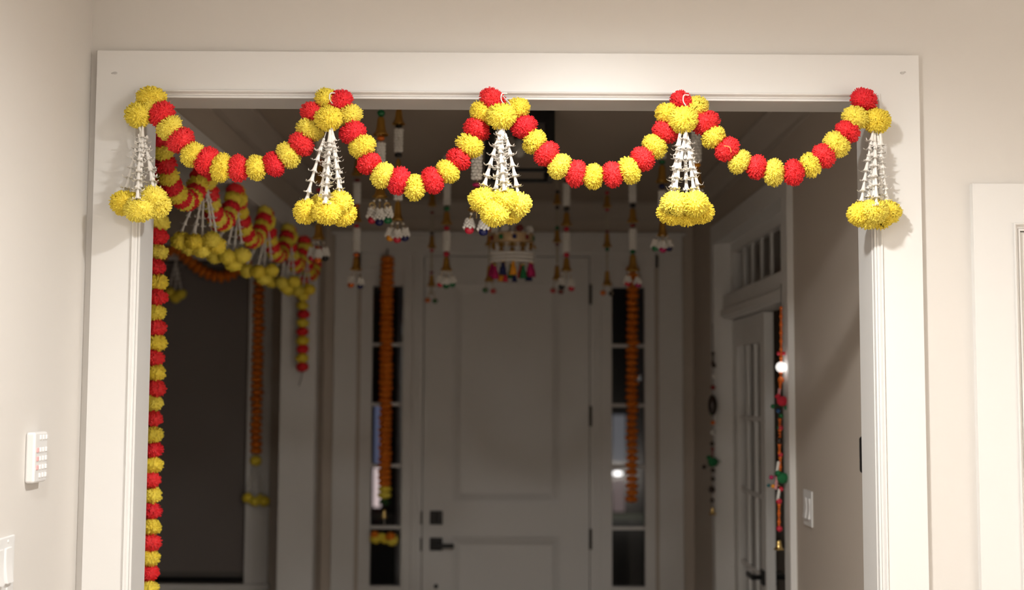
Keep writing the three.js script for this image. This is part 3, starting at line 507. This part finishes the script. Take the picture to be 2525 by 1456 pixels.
{
  const z = -2.27, c = atZ(1263, 600, z), t = thing('hanging_ornament', 'tiered gold and pearl hanging ornament with bright coloured tassels', 'ornament', [c.x, CEIL, z]);
  const Y = py => atZ(1263, py, z).y - CEIL, R = .092;
  mesh('cord', tube([V(0, 0, 0), V(0, Y(430), 0), V(0, Y(545), 0)], .0018, 6, 5), M.brass, t);
  const ring = (r, y0, y1, name, m) => mesh(name, lathe([[r - .004, y0], [r, y0], [r, y1], [r - .004, y1], [r - .004, y0]], 40), m, t);
  const swag = []; for (let k = 0; k < 8; k++) { const a = k / 8 * 6.283; for (let j = 0; j < 9; j++) { const u = j / 8; swag.push(placeGeo(pearlBall, V(Math.cos(a) * R * u, Y(545) + (Y(580) - Y(545)) * u - .012 * Math.sin(u * 3.14), Math.sin(a) * R * u), .0052)); } } mesh('pearl_strands', mergeGeometries(swag), M.pearl, t);
  for (let k = 0; k < 8; k++) { const a = k / 8 * 6.283 + .39, g = mesh('pearl_pompom', mergeGeometries(Array.from({ length: 14 }, (_, q) => { const zz = 1 - 2 * (q + .5) / 14, s = Math.sqrt(1 - zz * zz), b = q * 2.4; return placeGeo(pearlBall, V(Math.cos(a) * R * .86 + s * Math.cos(b) * .013, Y(568) + zz * .012, Math.sin(a) * R * .86 + s * Math.sin(b) * .013), .0055); })), k % 4 === 1 ? beadMat.darkred : M.pearl, t); }
  const band = ring(R, Y(578), Y(601), 'gold_band', std(lin(.62, .44, .24), .5, { metalness: .3 }));
  const cols = ['navy', 'darkred', 'green', 'orange', 'darkred', 'navy', 'green', 'orange', 'darkred', 'green'];
  for (let k = 0; k < 10; k++) { const a = k / 10 * 6.283 + .1, g = rbox(-.009, .009, -.010, .010, -.002, .004, .002); g.rotateY(a); g.translate(Math.sin(a) * R, (Y(578) + Y(601)) / 2, Math.cos(a) * R); mesh('square_charm', g, beadMat[cols[k]], band); }
  for (let k = 0; k < 12; k++) { const a = k / 12 * 6.283, g = bellProto.clone(); g.scale(.026, .017, .026); g.translate(Math.sin(a) * R, Y(613), Math.cos(a) * R); const b = mesh('bell', g, M.gold, t); mesh('pearl_drop', mergeGeometries([0, 1, 2].map(q => placeGeo(pearlBall, V(Math.sin(a + .26) * R, Y(606 + q * 7), Math.cos(a + .26) * R), .0045))), M.pearl, b); }
  mesh('pearl_fringe', mergeGeometries(Array.from({ length: 150 }, (_, q) => { const a = (q % 50) / 50 * 6.283 + (q / 50 | 0) * .06; return placeGeo(pearlBall, V(Math.sin(a) * R, Y(628 + (q / 50 | 0) * 9), Math.cos(a) * R), .0062); })), M.pearl, t);
  const R2 = R * .92, tc = ['amber', 'green', 'magenta', 'magenta', 'navy', 'red', 'green', 'amber', 'navy', 'magenta', 'magenta', 'navy'];
  for (let k = 0; k < 12; k++) { const a = k / 12 * 6.283 + .05, low = k % 3 === 1 ? 8 : 0, g = lathe([[0, 0], [.006, -.002], [.008, -.010], [.007, -.014], [.013, -.03], [.0165, -.056], [0, -.056]], 12); g.translate(Math.sin(a) * R2, Y(650 + low), Math.cos(a) * R2); const m = mesh('tassel', g, std(BEAD[tc[k]], .8), t); const cap = beadProto.clone(); cap.scale(.0075, .006, .0075); cap.translate(Math.sin(a) * R2, Y(649 + low), Math.cos(a) * R2); mesh('tassel_cap', cap, M.brass, m); }
  for (const [x, col] of [[-.028, 'red'], [.010, 'navy']]) { const g = lathe([[0, 0], [.006, -.003], [.008, -.012], [.0125, -.034], [0, -.034]], 12); g.translate(x, Y(676), .01); const m = mesh('tassel', g, std(BEAD[col], .8), t); mesh('tassel_cord', tube([V(x * .6, Y(600), .005), V(x, Y(640), .01), V(x, Y(677), .01)], .001, 6, 4), M.brass, m); }
}

// ---------------------------------------------------------------- bead hangings beside the french doors
function birdGeo(s) { const b = new THREE.SphereGeometry(s, 16, 12); b.scale(.8, 1.05, 1.25); const h = new THREE.SphereGeometry(s * .55, 14, 10); h.translate(0, s * .95, s * 1.0); const k = new THREE.ConeGeometry(s * .16, s * .6, 8); k.rotateX(Math.PI / 2); k.translate(0, s * .9, s * 1.75); const t = new THREE.ConeGeometry(s * .5, s * 1.5, 10); t.scale(1, 1, .35); t.rotateX(-Math.PI / 2 - .3); t.translate(0, .1 * s, -s * 1.6); const w1 = new THREE.SphereGeometry(s * .6, 12, 8); w1.scale(.3, .8, 1.2); w1.translate(s * .75, .1 * s, -.1 * s); const w2 = w1.clone(); w2.translate(-s * 1.5, 0, 0); return merge([b, h, k, t, w1, w2]); }
function beadHanging(label, x, pxs, topPy, items, botPy) {
  const top = atX(pxs, topPy, x), t = thing('bead_hanging', label, 'hanging', [x, top.y, top.z], 'bead hangings beside the french doors');
  const P = (px, py, dx = 0) => { const p = atZ(px, py, top.z).sub(t.position); return V(p.x + dx, p.y, 0); };
  const sc = (3.03 - top.z) / FPX;
  mesh('cord', tube([V(0, 0, 0), P(pxs - 1, (topPy + botPy) / 2), P(pxs - 4, botPy)], .0013, 12, 5), M.bronze, t);
  for (const [kind, px, py, r, col] of items) {
    const p = P(px, py), R = r * sc;
    if (kind === 'o') { const g = beadProto.clone(); g.scale(R, R, R); g.translate(p.x, p.y, p.z); mesh('bead', g, beadMat[col], t); }
    if (kind === 'e') { const g = beadProto.clone(); g.scale(R * .9, R * 2, R * .9); g.translate(p.x, p.y, p.z); mesh('oval_bead', g, beadMat[col], t); }
    if (kind === 'c') { const n = Math.round((r - py) / 7), gs = []; for (let i = 0; i <= n; i++) { const q = P(px, py + (r - py) * i / n); gs.push(placeGeo(beadProto, q, (i % 3 ? 3.2 : 4.4) * sc)); } mesh('bead_run', mergeGeometries(gs), beadMat[col], t); }
    if (kind === 'b') { const g = birdGeo(R); g.rotateY(-1.2); g.translate(p.x, p.y, p.z); const b = mesh('cloth_bird', g, std(BEAD[col], .8), t); b.userData.label = 'stuffed cloth bird'; }
    if (kind === 's') { const gs = []; for (let i = 0; i < 5; i++) gs.push(placeGeo(beadProto, P(px - i * .8, py + i * 6), 4.2 * sc)); mesh('bead_run', mergeGeometries(gs), beadMat[col], t); }
    if (kind === 'x') { const q = P(pxs - 3, py), gs = [tube([q, q.clone().lerp(p, .5).add(V(0, .004, 0)), p], .0012, 6, 4), placeGeo(beadProto, p, R)]; mesh('side_sprig', merge(gs), beadMat[col], t); }
    if (kind === 'g') { const g = bellProto.clone(); g.scale(R * 2.1, R * 1.9, R * 2.1); g.translate(p.x, p.y - R, p.z); mesh('bell', g, M.brass, t); }
    if (kind === 'L') { const g = beadProto.clone(); g.scale(R, R, R); g.translate(p.x, p.y, p.z); const m = mesh('glowing_ball', g, new THREE.MeshStandardMaterial({ color: 0xffffff, emissive: lin(1, .97, .93), emissiveIntensity: .8, roughness: .5 }), t); m.userData.label = 'glowing white ball'; const pl = new THREE.PointLight(lin(1, .97, .93), .0045, 0, 2); pl.position.copy(p); pl.shadow.radius = .8; pl.castShadow = true; t.add(pl); }
  }
}
beadHanging('bead hanging with glowing white ball and cloth birds on the near french door casing', .985, 1926, 700, [
  ['c', 1926, 760, 890, 'orange'], ['o', 1920, 872, 5, 'red'], ['o', 1932, 872, 5, 'red'], ['L', 1926, 906, 13.5], ['c', 1925, 921, 930, 'orange'], ['o', 1926, 938, 8, 'orange'], ['c', 1924, 947, 958, 'orange'],
  ['s', 1922, 962, 0, 'pink'], ['b', 1929, 990, 12, 'red'], ['x', 1906, 1003, 6, 'green'], ['x', 1939, 1006, 6, 'green'], ['o', 1919, 1014, 5.5, 'blue'], ['o', 1926, 1026, 6, 'green'], ['c', 1923, 1036, 1050, 'orange'], ['o', 1925, 1056, 6.5, 'red'], ['o', 1919, 1055, 3.5, 'green'],
  ['c', 1923, 1062, 1078, 'orange'], ['o', 1922, 1088, 9, 'brown'], ['c', 1922, 1098, 1118, 'orange'], ['o', 1925, 1122, 6, 'red'], ['c', 1924, 1130, 1160, 'orange'], ['s', 1919, 1142, 0, 'white'], ['b', 1930, 1180, 13, 'green'], ['o', 1942, 1176, 5, 'orange'],
  ['x', 1902, 1178, 5.5, 'magenta'], ['x', 1895, 1198, 4.5, 'teal'], ['x', 1906, 1200, 5, 'amber'], ['s', 1916, 1180, 0, 'pink'], ['o', 1926, 1207, 6, 'red'], ['s', 1921, 1210, 0, 'white'], ['o', 1921, 1237, 7.5, 'red'], ['c', 1921, 1246, 1295, 'orange'], ['o', 1922, 1305, 7.5, 'red'], ['g', 1920, 1344, 12]], 1345);
beadHanging('bead hanging with dark oval and green cloth bird on the far french door casing', .985, 1758, 800, [
  ['c', 1758, 872, 895, 'brown'], ['o', 1760, 902, 6, 'brown'], ['o', 1761, 928, 6, 'white'], ['o', 1758, 956, 6.5, 'darkred'], ['e', 1757, 1000, 13, 'brown'], ['o', 1755, 1020, 5, 'green'], ['o', 1758, 1043, 5.5, 'orange'], ['o', 1757, 1067, 6, 'white'],
  ['o', 1756, 1095, 5.5, 'brown'], ['c', 1757, 1108, 1124, 'darkred'], ['b', 1758, 1140, 11, 'green'], ['x', 1736, 1152, 6, 'brown'], ['o', 1758, 1161, 6, 'brown'], ['o', 1758, 1182, 5.5, 'brown'], ['o', 1755, 1208, 8.5, 'brown'], ['o', 1756, 1235, 5.5, 'brown'], ['g', 1757, 1261, 9]], 1265);

// ---------------------------------------------------------------- wall fittings
{ // alarm keypad on the hall's left wall (faces +x)
  const p = atX(100, 1128, -.995), t = thing('alarm_keypad', 'small white alarm keypad with rows of buttons on the left wall', 'keypad', [-1.015, p.y, .309]);
  t.rotation.y = Math.PI / 2;      // local x -> -z world, local z -> +x world
  const hw = .0375, hh = .054;
  mesh('body', rbox(-hw, hw, -hh, hh, 0, .021, .006, 4), M.white, t);
  const bg = rbox(-.0040, .0040, -.0052, .0052, -.001, .0030, .0025, 3), rows = [1078, 1108, 1129, 1150, 1170].map(py => atX(115, py, -.994).y - p.y);
  rows.forEach((y, r) => { for (let c = 0; c < 4; c++) { if (c === 0 && (r === 0 || r === 4)) continue; const m = mesh('button', bg, c === 0 ? M.redKey : M.whiteKey, t); m.position.set(-.024 + c * .0165, y, .021); } });
}
{ // four gang switch plate at the left edge of the picture
  const p = atX(20, 1393, -1.012), t = thing('switch_plate', 'white multi gang wall switch plate below the alarm keypad', 'switch', [-1.015, p.y, .505]);
  t.rotation.y = Math.PI / 2; const hw = .105, hh = .058;
  mesh('plate', rbox(-hw, hw, -hh, hh, 0, .006, .003, 3), M.white, t);
  for (let k = 0; k < 4; k++) {
    const x = -.069 + k * .046, s = new THREE.Shape(); s.moveTo(-.034, .004); s.lineTo(-.034, .013); s.quadraticCurveTo(0, .0065, .034, .0085); s.lineTo(.034, .004);
    const g = new THREE.ExtrudeGeometry(s, { depth: .031, bevelEnabled: true, bevelSize: .001, bevelThickness: .001, bevelSegments: 2 }); g.translate(0, 0, -.0155);
    // extrude frame (x: up, y: out, z: across) -> local
    g.applyMatrix4(new THREE.Matrix4().makeBasis(V(0, 1, 0), V(0, 0, 1), V(1, 0, 0))); g.translate(x, 0, 0); mesh('rocker', g, M.whiteKey, t);
    for (const y of [.048, -.048]) { const q = new THREE.CylinderGeometry(.0032, .0032, .003, 12); q.rotateX(Math.PI / 2); q.translate(x, y, .006); mesh('screw', q, M.whiteKey, t); }
  }
}
{ // light switch on the foyer's right wall (faces -x)
  const p = atX(1995, 1254, 1.02), t = thing('light_switch', 'white double light switch on the right foyer wall', 'switch', [1.02, p.y, p.z]);
  t.rotation.y = -Math.PI / 2;
  mesh('plate', rbox(-.058, .058, -.0595, .0595, 0, .006, .003, 3), M.white, t);
  for (const x of [-.023, .023]) { const s = new THREE.Shape(); s.moveTo(-.034, .004); s.lineTo(-.034, .013); s.lineTo(0, .0075); s.lineTo(.034, .010); s.lineTo(.034, .004); const g = new THREE.ExtrudeGeometry(s, { depth: .031, bevelEnabled: false }); g.translate(0, 0, -.0155); g.applyMatrix4(new THREE.Matrix4().makeBasis(V(0, 1, 0), V(0, 0, 1), V(1, 0, 0))); g.translate(x, 0, 0); mesh('rocker', g, M.whiteKey, t); }
}
{ // thermostat just inside the opening
  const p = atX(2125, 1119, 1.02), t = thing('thermostat', 'black rounded wall thermostat just inside the right jamb', 'thermostat', [1.02, p.y, p.z + .112]);
  t.rotation.y = -Math.PI / 2;
  mesh('back_plate', rbox(-.045, .045, -.045, .045, 0, .006, .003), M.white, t);
  mesh('body', rbox(-.052, .052, -.052, .052, .006, .026, .012, 4), M.dark, t);
}
renderer.render(scene, camera);
